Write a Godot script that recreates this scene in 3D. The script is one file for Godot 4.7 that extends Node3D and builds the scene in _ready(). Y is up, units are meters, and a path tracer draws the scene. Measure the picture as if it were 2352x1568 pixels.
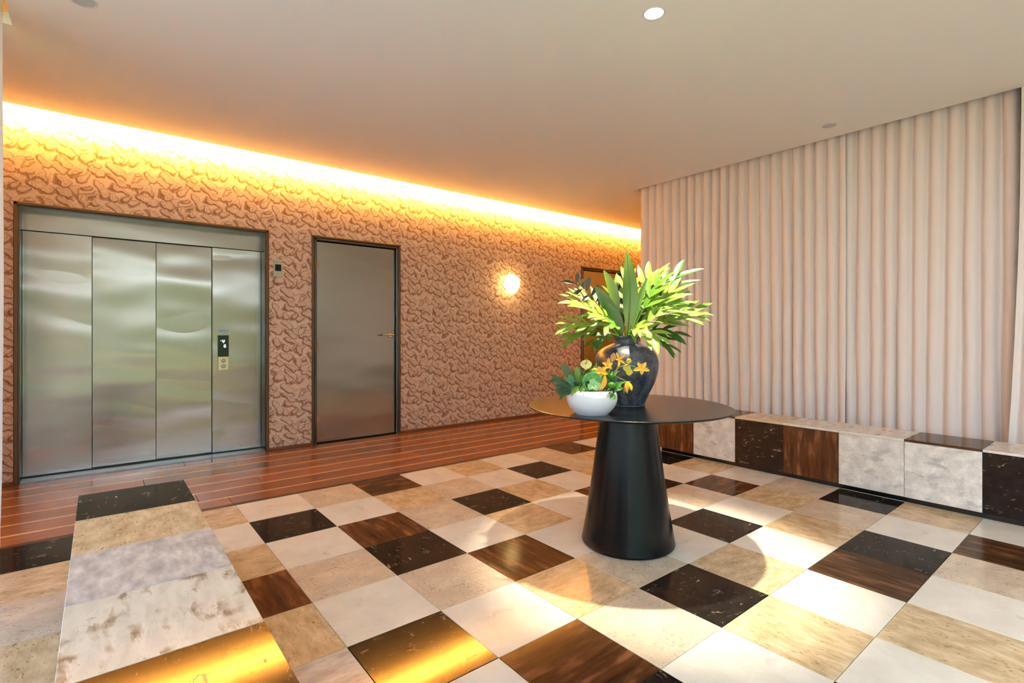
extends Node3D
# Lobby with a marble patchwork floor, steel elevator doors, stone benches and a round table with plants.
# All coordinates below are in floor-tile units (one tile = U metres); the mesh builder and spot() scale them to metres.

const U := 0.4
const WZ := -9.95          # face of the elevator wall
const CH := 7.165          # underside of the ceiling
var M := {}
var taken := {}
var rng := RandomNumberGenerator.new()

# ------------------------------------------------------------------ mesh builder
class MB:
	var v := PackedVector3Array()
	var n := PackedVector3Array()
	var t := PackedVector2Array()

	func tri(a: Vector3, b: Vector3, c: Vector3, na: Vector3, nb: Vector3, nc: Vector3, ta := Vector2.ZERO, tb := Vector2.ZERO, tc := Vector2.ZERO) -> void:
		if (b - a).cross(c - a).dot(na + nb + nc) > 0.0:
			v.append_array([a, c, b]); n.append_array([na, nc, nb]); t.append_array([ta, tc, tb])
		else:
			v.append_array([a, b, c]); n.append_array([na, nb, nc]); t.append_array([ta, tb, tc])

	func quad(a: Vector3, b: Vector3, c: Vector3, d: Vector3, m: Vector3, ta := Vector2(0, 0), tb := Vector2(1, 0), tc := Vector2(1, 1), td := Vector2(0, 1)) -> void:
		tri(a, b, c, m, m, m, ta, tb, tc)
		tri(a, c, d, m, m, m, ta, tc, td)

	# chamfered box; texture coordinates run 0..1 over each face, turned by quarter turns
	func box(c: Vector3, s: Vector3, bev := 0.0, turn := 0, flip := false) -> void:
		var h := s * 0.5
		bev = minf(bev, minf(h.x, minf(h.y, h.z)) * 0.9)
		var hi := h - Vector3(bev, bev, bev)
		for ax in 3:
			var u := (ax + 1) % 3
			var w := (ax + 2) % 3
			for sg in [-1.0, 1.0]:
				var m := Vector3.ZERO
				m[ax] = sg
				var q := []
				var uv := []
				for k in [[-1, -1], [1, -1], [1, 1], [-1, 1]]:
					var p := Vector3.ZERO
					p[ax] = sg * h[ax]; p[u] = k[0] * hi[u]; p[w] = k[1] * hi[w]
					q.append(c + p)
					# horizontal faces: u along x, v along z; upright faces: v runs down
					var a := Vector2.ZERO
					if ax == 1: a = Vector2(p.x / s.x + 0.5, p.z / s.z + 0.5)
					elif ax == 0: a = Vector2(p.z / s.z + 0.5, 0.5 - p.y / s.y)
					else: a = Vector2(p.x / s.x + 0.5, 0.5 - p.y / s.y)
					if flip: a.x = 1.0 - a.x
					for r in turn: a = Vector2(a.y, 1.0 - a.x)
					uv.append(a)
				quad(q[0], q[1], q[2], q[3], m, uv[0], uv[1], uv[2], uv[3])
		if bev <= 0.0: return
		for ax in 3:
			var u := (ax + 1) % 3
			var w := (ax + 2) % 3
			for s1 in [-1.0, 1.0]:
				for s2 in [-1.0, 1.0]:
					var q := []
					for e in [[-1.0, 0], [1.0, 0], [1.0, 1], [-1.0, 1]]:
						var p := Vector3.ZERO
						p[ax] = e[0] * hi[ax]
						p[u] = s1 * (h[u] if e[1] == 0 else hi[u])
						p[w] = s2 * (hi[w] if e[1] == 0 else h[w])
						q.append(c + p)
					var m := Vector3.ZERO
					m[u] = s1; m[w] = s2
					quad(q[0], q[1], q[2], q[3], m.normalized(), Vector2(0.01, 0.01), Vector2(0.99, 0.01), Vector2(0.99, 0.02), Vector2(0.01, 0.02))
		for sx in [-1.0, 1.0]:
			for sy in [-1.0, 1.0]:
				for sz in [-1.0, 1.0]:
					var g := Vector3(sx, sy, sz)
					var m := g.normalized()
					tri(c + g * Vector3(h.x, hi.y, hi.z), c + g * Vector3(hi.x, h.y, hi.z), c + g * Vector3(hi.x, hi.y, h.z), m, m, m)

	# smooth sheet of rows of points; outward = a point the sheet faces away from, or a direction it faces
	func sheet(rows: Array, facing: Vector3, from_point := false, loop := false, us := 1.0, vs := 1.0) -> void:
		var nr := rows.size()
		var nc: int = rows[0].size()
		var nn := []
		for i in nr:
			var row := PackedVector3Array()
			for j in nc:
				var du: Vector3
				if loop: du = rows[i][(j + 1) % (nc - 1)] - rows[i][(j - 1 + nc - 1) % (nc - 1)]
				else: du = rows[i][mini(j + 1, nc - 1)] - rows[i][maxi(j - 1, 0)]
				var dv: Vector3 = rows[mini(i + 1, nr - 1)][j] - rows[maxi(i - 1, 0)][j]
				var m := du.cross(dv)
				if m.length_squared() < 1e-16: m = (rows[i][j] - facing) if from_point else facing
				m = m.normalized()
				if from_point:
					if m.dot(rows[i][j] - facing) < 0.0: m = -m
				elif m.dot(facing) < 0.0: m = -m
				row.append(m)
			nn.append(row)
		for i in nr - 1:
			for j in nc - 1:
				var a := Vector2(us * j / (nc - 1.0), vs * i / (nr - 1.0))
				var b := Vector2(us * (j + 1) / (nc - 1.0), vs * i / (nr - 1.0))
				var c := Vector2(us * (j + 1) / (nc - 1.0), vs * (i + 1) / (nr - 1.0))
				var d := Vector2(us * j / (nc - 1.0), vs * (i + 1) / (nr - 1.0))
				tri(rows[i][j], rows[i][j + 1], rows[i + 1][j + 1], nn[i][j], nn[i][j + 1], nn[i + 1][j + 1], a, b, c)
				tri(rows[i][j], rows[i + 1][j + 1], rows[i + 1][j], nn[i][j], nn[i + 1][j + 1], nn[i + 1][j], a, c, d)

	# surface of revolution about the upright axis through c; profile of (radius, height)
	func lathe(c: Vector3, prof: Array, seg := 48, us := 1.0, vs := 1.0) -> void:
		var np := prof.size()
		var nrm := []
		for i in np:
			var d: Vector2 = prof[mini(i + 1, np - 1)] - prof[maxi(i - 1, 0)]
			nrm.append(Vector2(d.y, -d.x).normalized())
		for i in np - 1:
			for j in seg:
				var q := []
				for e in [[i, j], [i, j + 1], [i + 1, j + 1], [i + 1, j]]:
					var a: float = TAU * e[1] / seg
					var p: Vector2 = prof[e[0]]
					var m: Vector2 = nrm[e[0]]
					q.append([c + Vector3(cos(a) * p.x, p.y, sin(a) * p.x), Vector3(cos(a) * m.x, m.y, sin(a) * m.x), Vector2(us * e[1] / seg, vs * (1.0 - e[0] / (np - 1.0)))])
				tri(q[0][0], q[1][0], q[2][0], q[0][1], q[1][1], q[2][1], q[0][2], q[1][2], q[2][2])
				tri(q[0][0], q[2][0], q[3][0], q[0][1], q[2][1], q[3][1], q[0][2], q[2][2], q[3][2])

	func tube(pts: Array, radii: Array, seg := 8) -> void:
		var rows := []
		for i in pts.size():
			var d: Vector3 = (pts[mini(i + 1, pts.size() - 1)] - pts[maxi(i - 1, 0)]).normalized()
			var a := d.cross(Vector3.UP)
			if a.length() < 0.05: a = d.cross(Vector3.RIGHT)
			a = a.normalized()
			var b := d.cross(a)
			var row := []
			for j in seg:
				var w := TAU * j / seg
				row.append([pts[i] + (a * cos(w) + b * sin(w)) * radii[i], a * cos(w) + b * sin(w)])
			rows.append(row)
		for i in rows.size() - 1:
			for j in seg:
				var k := (j + 1) % seg
				var q := [rows[i][j], rows[i][k], rows[i + 1][k], rows[i + 1][j]]
				tri(q[0][0], q[1][0], q[2][0], q[0][1], q[1][1], q[2][1])
				tri(q[0][0], q[2][0], q[3][0], q[0][1], q[2][1], q[3][1])
		for e in [0, rows.size() - 1]:
			var out: Vector3 = (pts[0] - pts[1]).normalized() if e == 0 else (pts[e] - pts[e - 1]).normalized()
			for j in seg:
				tri(pts[e], rows[e][j][0], rows[e][(j + 1) % seg][0], out, out, out)

	func mesh() -> ArrayMesh:
		var a := []
		a.resize(Mesh.ARRAY_MAX)
		var s := PackedVector3Array(v)
		for i in s.size(): s[i] = s[i] * U
		a[Mesh.ARRAY_VERTEX] = s; a[Mesh.ARRAY_NORMAL] = n; a[Mesh.ARRAY_TEX_UV] = t
		var m := ArrayMesh.new()
		m.add_surface_from_arrays(Mesh.PRIMITIVE_TRIANGLES, a)
		return m

# ------------------------------------------------------------------ scene helpers
func numbered(called: String) -> String:
	if not taken.has(called):
		taken[called] = 0
		return called
	taken[called] += 1
	return "%s_%03d" % [called, taken[called]]

func numbered_in(parent: Node, called: String) -> String:
	var key := "%d/%s" % [parent.get_instance_id(), called]
	taken[key] = taken.get(key, -1) + 1
	return called if taken[key] == 0 else "%s_%03d" % [called, taken[key]]

func tag(o: Node, label := "", category := "", group := "", kind := "") -> void:
	if label: o.set_meta("label", label)
	if category: o.set_meta("category", category)
	if group: o.set_meta("group", group)
	if kind: o.set_meta("kind", kind)

func base(called: String, at: Vector3, label := "", category := "", group := "", kind := "") -> Node3D:
	var o := Node3D.new()
	o.name = numbered(called)
	add_child(o)
	o.position = at * U
	tag(o, label, category, group, kind)
	return o

func put(called: String, shape, material: Material, parent: Node = self, label := "") -> MeshInstance3D:
	var o := MeshInstance3D.new()
	o.name = numbered(called) if parent == self else numbered_in(parent, called)
	o.mesh = shape.mesh() if shape is MB else shape
	o.material_override = material
	parent.add_child(o, true)
	if label: o.set_meta("label", label)
	return o

func boxed(called: String, c: Vector3, s: Vector3, material: Material, parent: Node = self, bev := 0.0) -> MeshInstance3D:
	var m := MB.new()
	m.box(c, s, bev)
	return put(called, m, material, parent)

func mat(color: Color, rough := 0.6, metal := 0.0, tex: Texture2D = null) -> StandardMaterial3D:
	var m := StandardMaterial3D.new()
	m.albedo_color = color
	m.roughness = rough
	m.metallic = metal
	if tex: m.albedo_texture = tex
	return m

# ------------------------------------------------------------------ textures
func nz(s: int, freq: float, w: int, h: int, oct := 4, sx := 1, sy := 1, warp := 0.0, type := FastNoiseLite.TYPE_SIMPLEX_SMOOTH, fractal := FastNoiseLite.FRACTAL_FBM) -> PackedByteArray:
	var f := FastNoiseLite.new()
	f.seed = s
	f.frequency = freq
	f.noise_type = type
	f.fractal_type = fractal
	f.fractal_octaves = oct
	if warp > 0.0:
		f.domain_warp_enabled = true
		f.domain_warp_amplitude = warp
		f.domain_warp_frequency = freq * 1.3
		f.domain_warp_fractal_octaves = 3
	var im := f.get_image(w / sx, h / sy)
	if sx > 1 or sy > 1: im.resize(w, h, Image.INTERPOLATE_CUBIC)
	im.convert(Image.FORMAT_L8)
	return im.get_data()

func stamp(bytes: PackedByteArray, w: int, h: int) -> ImageTexture:
	return ImageTexture.create_from_image(Image.create_from_data(w, h, false, Image.FORMAT_RGB8, bytes))

func c8(x: float) -> int:
	return clampi(int(x), 0, 255)

# one polished stone of the patchwork
func stone(kind: String, s: int) -> ImageTexture:
	var n := 384
	var out := PackedByteArray()
	out.resize(n * n * 3)
	var a: PackedByteArray
	var b: PackedByteArray
	var c: PackedByteArray
	var d: PackedByteArray
	match kind:
		"white":
			a = nz(s, 0.005, n, n, 4, 1, 1, 30.0); b = nz(s + 1, 0.006, n, n, 2, 3, 1, 25.0); c = nz(s + 2, 0.006, n, n, 2); d = nz(s + 3, 0.05, n, n, 3, 3, 1)
		"black":
			a = nz(s, 0.01, n, n, 5, 1, 1, 20.0); b = nz(s + 1, 0.012, n, n, 3, 4, 1, 22.0); c = nz(s + 2, 0.014, n, n, 3); d = nz(s + 3, 0.05, n, n, 4, 4, 1)
		"brown":
			a = nz(s, 0.012, n, n, 5, 6, 1, 18.0); b = nz(s + 1, 0.03, n, n, 5, 8, 1, 14.0); c = nz(s + 2, 0.012, n, n, 3, 2, 1, 30.0, FastNoiseLite.TYPE_CELLULAR, FastNoiseLite.FRACTAL_NONE); d = nz(s + 3, 0.005, n, n, 2)
		"travertine":
			a = nz(s, 0.012, n, n, 5, 2, 1, 20.0); b = nz(s + 1, 0.035, n, n, 4, 3, 1, 10.0); c = nz(s + 2, 0.09, n, n, 3, 3, 1); d = nz(s + 3, 0.008, n, n, 3)
		"cream":
			a = nz(s, 0.007, n, n, 5, 1, 1, 60.0); b = nz(s + 1, 0.008, n, n, 4, 2, 1, 70.0); c = nz(s + 2, 0.006, n, n, 2); d = nz(s + 3, 0.05, n, n, 4)
		"grey":
			a = nz(s, 0.015, n, n, 5, 2, 1, 25.0); b = nz(s + 1, 0.04, n, n, 4, 3, 1, 10.0); c = nz(s + 2, 0.007, n, n, 3); d = nz(s + 3, 0.08, n, n, 3, 2, 1)
		"pale":
			a = nz(s, 0.010, n, n, 5, 1, 1, 30.0); b = nz(s + 1, 0.05, n, n, 4, 1, 1, 10.0); c = nz(s + 2, 0.009, n, n, 4, 2, 1, 35.0); d = nz(s + 3, 0.009, n, n, 3, 2, 1, 40.0)
		_:
			a = nz(s, 0.016, n, n, 5, 4, 1, 30.0); b = nz(s + 1, 0.02, n, n, 5, 4, 1, 40.0); c = nz(s + 2, 0.008, n, n, 3); d = nz(s + 3, 0.01, n, n, 4, 1, 1, 40.0)
	var k := 0
	for i in n * n:
		var A := a[i] / 255.0
		var B := b[i] / 255.0
		var C := c[i] / 255.0
		var D := d[i] / 255.0
		var r := 0.0
		var g := 0.0
		var e := 0.0
		match kind:
			"white":
				var v := maxf(0.0, 1.0 - absf(B - 0.52) * 45.0) * clampf((C - 0.4) * 3.0, 0.0, 1.0) * 20.0
				var f := (A - 0.5) * 14.0 + (D - 0.5) * 5.0 - v
				r = 236.0 + f; g = 232.0 + f * 1.02; e = 226.0 + f * 1.1
			"black":
				var v := maxf(0.0, 1.0 - absf(B - 0.5) * 50.0) * clampf((C - 0.52) * 6.0, 0.0, 1.0) * (0.2 + D) * 190.0
				v += clampf((D - 0.80) * 9.0, 0.0, 1.0) * clampf((C - 0.5) * 4.0, 0.0, 1.0) * 90.0
				var f := (A - 0.5) * 12.0
				r = 30.0 + f + v; g = 28.0 + f + v; e = 28.0 + f + v * 0.95
			"brown":
				var f := (A - 0.5) * 34.0 + (B - 0.5) * 34.0
				var band := clampf((A - 0.56) * 5.0, 0.0, 1.0) * clampf((D - 0.4) * 4.0, 0.0, 1.0)
				f += band * (24.0 - clampf((C - 0.75) * 6.0, 0.0, 1.0) * 40.0)
				r = 70.0 + f * 1.05; g = 49.0 + f * 0.76; e = 34.0 + f * 0.5
			"travertine":
				var f := (A - 0.5) * 50.0 + (B - 0.5) * 34.0
				var pit := clampf((C - 0.69) * 7.0, 0.0, 1.0) * clampf((D - 0.38) * 4.0, 0.0, 1.0)
				f -= pit * 66.0
				r = 214.0 + f * 0.8; g = 191.0 + f * 0.85; e = 157.0 + f * 0.9
			"cream":
				var l := fmod(A * 5.0, 1.0)
				var v := maxf(0.0, 1.0 - absf(l - 0.5) * 9.0) * clampf((C - 0.3) * 3.0, 0.0, 1.0) * 46.0
				v += maxf(0.0, 1.0 - absf(B - 0.5) * 40.0) * 16.0
				var f := (B - 0.5) * 26.0 + (D - 0.5) * 14.0
				r = 218.0 + f - v * 1.1; g = 203.0 + f - v; e = 184.0 + f * 0.9 - v * 0.55
			"grey":
				var f := (A - 0.5) * 46.0 + (B - 0.5) * 34.0 + (C - 0.5) * 16.0
				var dk := clampf((D - 0.86) * 8.0, 0.0, 1.0) * clampf((C - 0.6) * 4.0, 0.0, 1.0) * 60.0
				r = 204.0 + f - dk; g = 199.0 + f - dk * 1.1; e = 200.0 + f * 0.94 - dk
			"pale":
				var p := clampf((C - 0.68) * 3.0, 0.0, 1.0) * (0.3 + B) * 55.0
				var l := maxf(0.0, 1.0 - absf(D - 0.5) * 40.0) * clampf((A - 0.45) * 4.0, 0.0, 1.0) * 26.0
				var f := (A - 0.5) * 44.0 + (B - 0.5) * 18.0 - p - l
				r = 222.0 + f; g = 214.0 + f; e = 203.0 + f * 0.9
			_:
				var st := clampf((A - 0.55) * 4.0, 0.0, 1.0) * clampf((C - 0.25) * 2.5, 0.0, 1.0)
				var s2 := maxf(0.0, 1.0 - absf(D - 0.5) * 34.0) * clampf((C - 0.5) * 4.0, 0.0, 1.0) * 34.0
				var f := (B - 0.5) * 26.0
				r = 228.0 + f - st * 66.0 - s2; g = 221.0 + f - st * 78.0 - s2 * 1.05; e = 210.0 + f - st * 88.0 - s2
		out[k] = c8(r); out[k + 1] = c8(g); out[k + 2] = c8(e)
		k += 3
	return stamp(out, n, n)

func wood_tex(s: int, lo: Color, hi: Color, w := 512, h := 128, pores := 20.0) -> ImageTexture:
	var a := nz(s, 0.02, w, h, 5, 8, 1, 12.0)
	var b := nz(s + 1, 0.12, w, h, 3, 16, 1)
	var c := nz(s + 2, 0.01, w, h, 2, 2, 1)
	var out := PackedByteArray()
	out.resize(w * h * 3)
	for i in w * h:
		var x := clampf(a[i] / 255.0 * 0.55 + b[i] / 255.0 * 0.25 + c[i] / 255.0 * 0.2, 0.0, 1.0)
		var p := clampf((b[i] / 255.0 - 0.7) * 4.0, 0.0, 1.0) * pores
		out[i * 3] = c8(lerpf(lo.r8, hi.r8, x) - p); out[i * 3 + 1] = c8(lerpf(lo.g8, hi.g8, x) - p); out[i * 3 + 2] = c8(lerpf(lo.b8, hi.b8, x) - p * 0.8)
	return stamp(out, w, h)

func seg_d(p: Vector2, a: Vector2, b: Vector2, ra: float, rb: float) -> float:
	var ab := b - a
	var h := clampf((p - a).dot(ab) / ab.length_squared(), 0.0, 1.0)
	return p.distance_to(a + ab * h) - lerpf(ra, rb, h)

# agate wallpaper: nested outlines round organic shapes, repeating every 1.71 x 2.41 tiles
func tri_d(p: Vector2, a: Vector2, b: Vector2, c: Vector2) -> float:
	var d := minf(seg_d(p, a, b, 0, 0), minf(seg_d(p, b, c, 0, 0), seg_d(p, c, a, 0, 0)))
	var s1 := (b - a).cross(p - a)
	var s2 := (c - b).cross(p - b)
	var s3 := (a - c).cross(p - c)
	return -d if (s1 > 0 and s2 > 0 and s3 > 0) or (s1 < 0 and s2 < 0 and s3 < 0) else d

func wallpaper() -> ImageTexture:
	var cw := 256
	var chh := 240
	var sx := 0.855
	var sy := 0.8033
	# motif of one cell: [from, to, radius at each end, ring count style]
	var shapes := [
		[Vector2(0.0, 0.0), Vector2(0.01, 0.0), 0.075, 0.07],
		[Vector2(0.15, 0.015), Vector2(0.36, 0.12), 0.03, 0.062],
		[Vector2(0.20, 0.20), Vector2(0.45, 0.36), 0.05, 0.026],
		[Vector2(0.45, 0.36), Vector2(0.34, 0.48), 0.03, 0.035],
		[Vector2(0.56, 0.14), Vector2(0.72, 0.03), 0.035, 0.05],
		[Vector2(-0.07, 0.20), Vector2(0.02, 0.34), 0.04, 0.075],
		[Vector2(0.62, 0.30), Vector2(0.74, 0.36), 0.03, 0.045],
		[Vector2(0.57, -0.08), Vector2(0.63, -0.12), 0.02, 0.03],
		[Vector2(0.14, -0.20), Vector2(0.27, -0.14), 0.05, 0.075],
		[Vector2(0.60, 0.42), Vector2(0.50, 0.50), 0.035, 0.06],
		[Vector2(0.74, 0.15), Vector2(0.79, 0.22), 0.04, 0.045],
		[Vector2(0.17, 0.37), Vector2(0.22, 0.46), 0.03, 0.045],
	]
	var tris := [[Vector2(0.38, -0.07), Vector2(0.50, -0.09), Vector2(0.48, 0.08)], [Vector2(0.60, 0.18), Vector2(0.70, 0.19), Vector2(0.62, 0.26)]]
	var field := PackedFloat32Array()
	field.resize(cw * chh)
	for y in chh:
		for x in cw:
			var p := Vector2((x + 0.5) / cw * sx, (y + 0.5) / chh * sy)
			var d := 9.0
			for oy in [-sy, 0.0, sy]:
				for ox in [-sx, 0.0, sx]:
					# columns drop by half a repeat, so a neighbour column sits half a cell lower
					var q := p - Vector2(ox, oy + (sy * 0.5 if ox != 0.0 else 0.0))
					if q.x < -0.35 or q.x > 1.0 or q.y < -0.35 or q.y > 0.75: continue
					for sh in shapes:
						var e := seg_d(q, sh[0], sh[1], sh[2], sh[3])
						var k := clampf(0.5 + (d - e) / 0.05, 0.0, 1.0)
						d = lerpf(d, e, k) - 0.0125 * k * (1.0 - k)
					for t in tris: d = minf(d, tri_d(q, t[0], t[1], t[2]) - 0.008)
			field[y * cw + x] = d
	var w := 768
	var h := 1080
	var wx := _tile_noise(11, 0.0042, w, h)
	var wy := _tile_noise(12, 0.0042, w, h)
	var fx := _tile_noise(13, 0.035, w, h)
	var big := _tile_noise(14, 0.005, w, h)
	var out := PackedByteArray()
	out.resize(w * h * 3)
	for y in h:
		for x in w:
			var i := y * w + x
			var u := 1.71 * x / w + (wx[i] - 128) * 0.00055 + (fx[i] - 128) * 0.00008
			var v := 2.41 * y / h + (wy[i] - 128) * 0.00055 - (fx[i] - 128) * 0.00008
			var col := floori(u / sx)
			var ix := mini(int((u / sx - col) * cw), cw - 1)
			var iy := mini(int(fposmod(v / sy - (0.5 if (col & 1) else 0.0), 1.0) * chh), chh - 1)
			var row := iy * cw
			var d := field[row + ix]
			var gx := field[row + mini(ix + 4, cw - 1)] - field[row + maxi(ix - 4, 0)]
			var gy := field[mini(iy + 4, chh - 1) * cw + ix] - field[maxi(iy - 4, 0) * cw + ix]
			d += (big[i] - 128) * 0.00028
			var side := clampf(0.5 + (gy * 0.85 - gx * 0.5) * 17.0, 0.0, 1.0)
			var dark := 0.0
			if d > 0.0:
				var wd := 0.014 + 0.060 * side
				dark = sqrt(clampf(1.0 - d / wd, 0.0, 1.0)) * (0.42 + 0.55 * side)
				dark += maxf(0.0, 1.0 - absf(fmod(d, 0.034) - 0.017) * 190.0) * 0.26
			else:
				dark = maxf(0.0, 1.0 - absf(d) * 120.0) * 0.5
				dark += maxf(0.0, 1.0 - absf(d + 0.020) * 170.0) * 0.6
				dark += maxf(0.0, 1.0 - absf(d + 0.040) * 170.0) * 0.6
				if d < -0.05: dark += clampf((-0.05 - d) * 26.0, 0.0, 0.5) * (fx[i] / 255.0)
			dark = clampf(dark + (fx[i] - 128) * 0.0010 + (big[i] - 128) * 0.0008, 0.0, 1.0)
			out[i * 3] = c8(lerpf(232, 132, dark)); out[i * 3 + 1] = c8(lerpf(204, 90, dark)); out[i * 3 + 2] = c8(lerpf(180, 66, dark))
	return stamp(out, w, h)

func _tile_noise(s: int, freq: float, w: int, h: int) -> PackedByteArray:
	var f := FastNoiseLite.new()
	f.seed = s
	f.frequency = freq
	f.fractal_octaves = 3
	var im := f.get_seamless_image(w, h, false, false, 0.25)
	im.convert(Image.FORMAT_L8)
	return im.get_data()

# ------------------------------------------------------------------ _ready
func _ready() -> void:
	rng.seed = 20240611
	camera_and_light()
	materials()
	room()
	floor_stones()
	wood_floor()
	elevator()
	service_doors()
	benches()
	curtains()
	ceiling_fittings()
	table_and_plants()
	garden()

func camera_and_light() -> void:
	var cam := Camera3D.new()
	cam.name = "camera"
	add_child(cam)
	cam.position = Vector3(-2.784, 2.907, 3.661) * U
	cam.rotation = Vector3(0, -0.675989, 0)
	var near := 0.05
	var f := 1180.6
	cam.set_frustum(1568.0 / f * near, Vector2(0.0, (763.3 - 784.0) / f * near), near, 200.0)
	cam.keep_aspect = Camera3D.KEEP_HEIGHT
	cam.current = true

	var e := Environment.new()
	e.tonemap_mode = Environment.TONE_MAPPER_LINEAR
	e.tonemap_exposure = 1.42
	e.sdfgi_enabled = true
	e.ssao_enabled = true
	e.ssil_enabled = true
	e.background_mode = Environment.BG_SKY
	var sm := ProceduralSkyMaterial.new()
	sm.sky_top_color = Color(0.75, 0.87, 1.0)
	sm.sky_horizon_color = Color(0.86, 0.93, 1.0)
	sm.ground_bottom_color = Color(0.35, 0.38, 0.30)
	sm.ground_horizon_color = Color(0.55, 0.60, 0.55)
	sm.sky_energy_multiplier = 1.0
	sm.ground_energy_multiplier = 0.7
	e.background_energy_multiplier = SKY
	e.sky = Sky.new()
	e.sky.sky_material = sm
	var we := WorldEnvironment.new()
	we.name = "environment"
	we.environment = e
	add_child(we)

	# the warm strip hidden above the edge of the ceiling, washing the elevator wall
	var cove := AreaLight3D.new()
	cove.name = "cove_light"
	add_child(cove)
	cove.area_size = Vector2(27.0 * U, 0.04)
	cove.light_color = COVE_COLOR
	cove.light_energy = COVE
	cove.shadow_enabled = true
	cove.position = Vector3(5.5, CH + 0.085, WZ + 0.10) * U
	cove.look_at_from_position(cove.position, cove.position + Vector3(0, 0.05, -1.0), Vector3.UP)

const SKY := 11.0
const COVE := 440.0
const SPOT := 12.0
const FLOOD := 7.0
const COVE_COLOR := Color(1.0, 0.76, 0.32)
const WARM := Color(1.0, 0.94, 0.80)

func materials() -> void:
	M.ceiling = mat(Color(0.93, 0.92, 0.90), 0.9)
	M.plaster = mat(Color(0.86, 0.84, 0.81), 0.9)
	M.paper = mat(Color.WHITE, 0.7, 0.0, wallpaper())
	M.steel = mat(Color(0.64, 0.61, 0.57), 0.22, 1.0)
	M.steel.anisotropy_enabled = true
	M.steel.anisotropy = 0.75
	M.steel_frame = mat(Color(0.38, 0.40, 0.43), 0.26, 1.0)
	M.bronze = mat(Color(0.40, 0.32, 0.24), 0.42, 0.8)
	M.chrome = mat(Color(0.85, 0.80, 0.72), 0.12, 1.0)
	M.hinge = mat(Color(0.66, 0.50, 0.36), 0.4, 0.5)
	M.dark = mat(Color(0.015, 0.015, 0.016), 0.5)
	M.display = mat(Color(0.012, 0.013, 0.014), 0.08)
	M.glyph = mat(Color(0.95, 0.97, 1.0), 0.5)
	M.glyph.emission_enabled = true
	M.glyph.emission = Color(0.95, 0.97, 1.0)
	M.glyph.emission_energy_multiplier = 0.8
	M.tag_blue = mat(Color(0.68, 0.84, 0.95), 0.4)
	M.ink_blue = mat(Color(0.25, 0.45, 0.75), 0.5)
	M.plate = mat(Color(0.80, 0.72, 0.56), 0.3, 0.9)
	M.pale_plate = mat(Color(0.74, 0.77, 0.68), 0.4)
	M.button = mat(Color(0.72, 0.86, 0.95), 0.25)
	M.red = mat(Color(0.45, 0.03, 0.03), 0.4)
	M.blackwood = mat(Color.WHITE, 0.24, 0.0, wood_tex(500, Color(0.018, 0.032, 0.048), Color(0.045, 0.072, 0.10), 512, 512, 10.0))
	M.blackwood.metallic_specular = 0.36
	M.plinth = mat(Color(0.03, 0.028, 0.027), 0.25)
	M.threshold = mat(Color(0.20, 0.12, 0.07), 0.35)
	M.skirt = mat(Color(0.45, 0.30, 0.20), 0.45)
	M.curtain = mat(Color(0.94, 0.875, 0.835), 0.85)
	M.curtain.backlight_enabled = true
	M.curtain.backlight = Color(0.3, 0.29, 0.28)
	M.sheer = mat(Color(0.95, 0.94, 0.95), 0.85)
	M.sheer.backlight_enabled = true
	M.sheer.backlight = Color(0.8, 0.8, 0.8)
	M.stones = {}
	var count := {"white": 3, "black": 3, "brown": 3, "travertine": 3, "cream": 3, "grey": 2, "gold": 2, "pale": 3}
	var gloss := {"white": 0.13, "black": 0.10, "brown": 0.11, "travertine": 0.15, "cream": 0.14, "grey": 0.14, "gold": 0.12, "pale": 0.14}
	for kind in count:
		M.stones[kind] = []
		for k in count[kind]:
			var m := mat(Color.WHITE, gloss[kind], 0.0, stone(kind, 37 * k + 100 + hash(kind) % 50))
			m.metallic_specular = 0.17 if kind in ["black", "brown"] else 0.38
			M.stones[kind].append(m)
	M.planks = []
	for k in 4:
		var lo := Color(0.47 + 0.035 * k, 0.25 + 0.022 * k, 0.115 + 0.01 * k)
		M.planks.append(mat(Color.WHITE, 0.2, 0.0, wood_tex(300 + k * 7, lo, lo.lightened(0.16), 512, 96, 14.0)))
	M.inlay = mat(Color.WHITE, 0.2, 0.0, wood_tex(350, Color(0.84, 0.60, 0.36), Color(0.94, 0.74, 0.48), 256, 32, 6.0))

# ------------------------------------------------------------------ room shell
func wall_piece(m: MB, x0: float, x1: float, y0: float, y1: float, depth := 0.45) -> void:
	# front face carries the wallpaper at its true repeat, measured from the room's own origin
	var uv := func(x: float, y: float) -> Vector2: return Vector2((x + 3.595) / 1.71, (6.568 - y) / 2.41)
	var z := WZ
	m.quad(Vector3(x0, y0, z), Vector3(x1, y0, z), Vector3(x1, y1, z), Vector3(x0, y1, z), Vector3(0, 0, 1), uv.call(x0, y0), uv.call(x1, y0), uv.call(x1, y1), uv.call(x0, y1))
	var b := z - depth
	m.quad(Vector3(x0, y0, b), Vector3(x1, y0, b), Vector3(x1, y1, b), Vector3(x0, y1, b), Vector3(0, 0, -1))
	m.quad(Vector3(x0, y0, z), Vector3(x0, y1, z), Vector3(x0, y1, b), Vector3(x0, y0, b), Vector3(-1, 0, 0))
	m.quad(Vector3(x1, y0, z), Vector3(x1, y1, z), Vector3(x1, y1, b), Vector3(x1, y0, b), Vector3(1, 0, 0))
	m.quad(Vector3(x0, y1, z), Vector3(x1, y1, z), Vector3(x1, y1, b), Vector3(x0, y1, b), Vector3(0, 1, 0))
	m.quad(Vector3(x0, y0, z), Vector3(x1, y0, z), Vector3(x1, y0, b), Vector3(x0, y0, b), Vector3(0, -1, 0))

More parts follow.
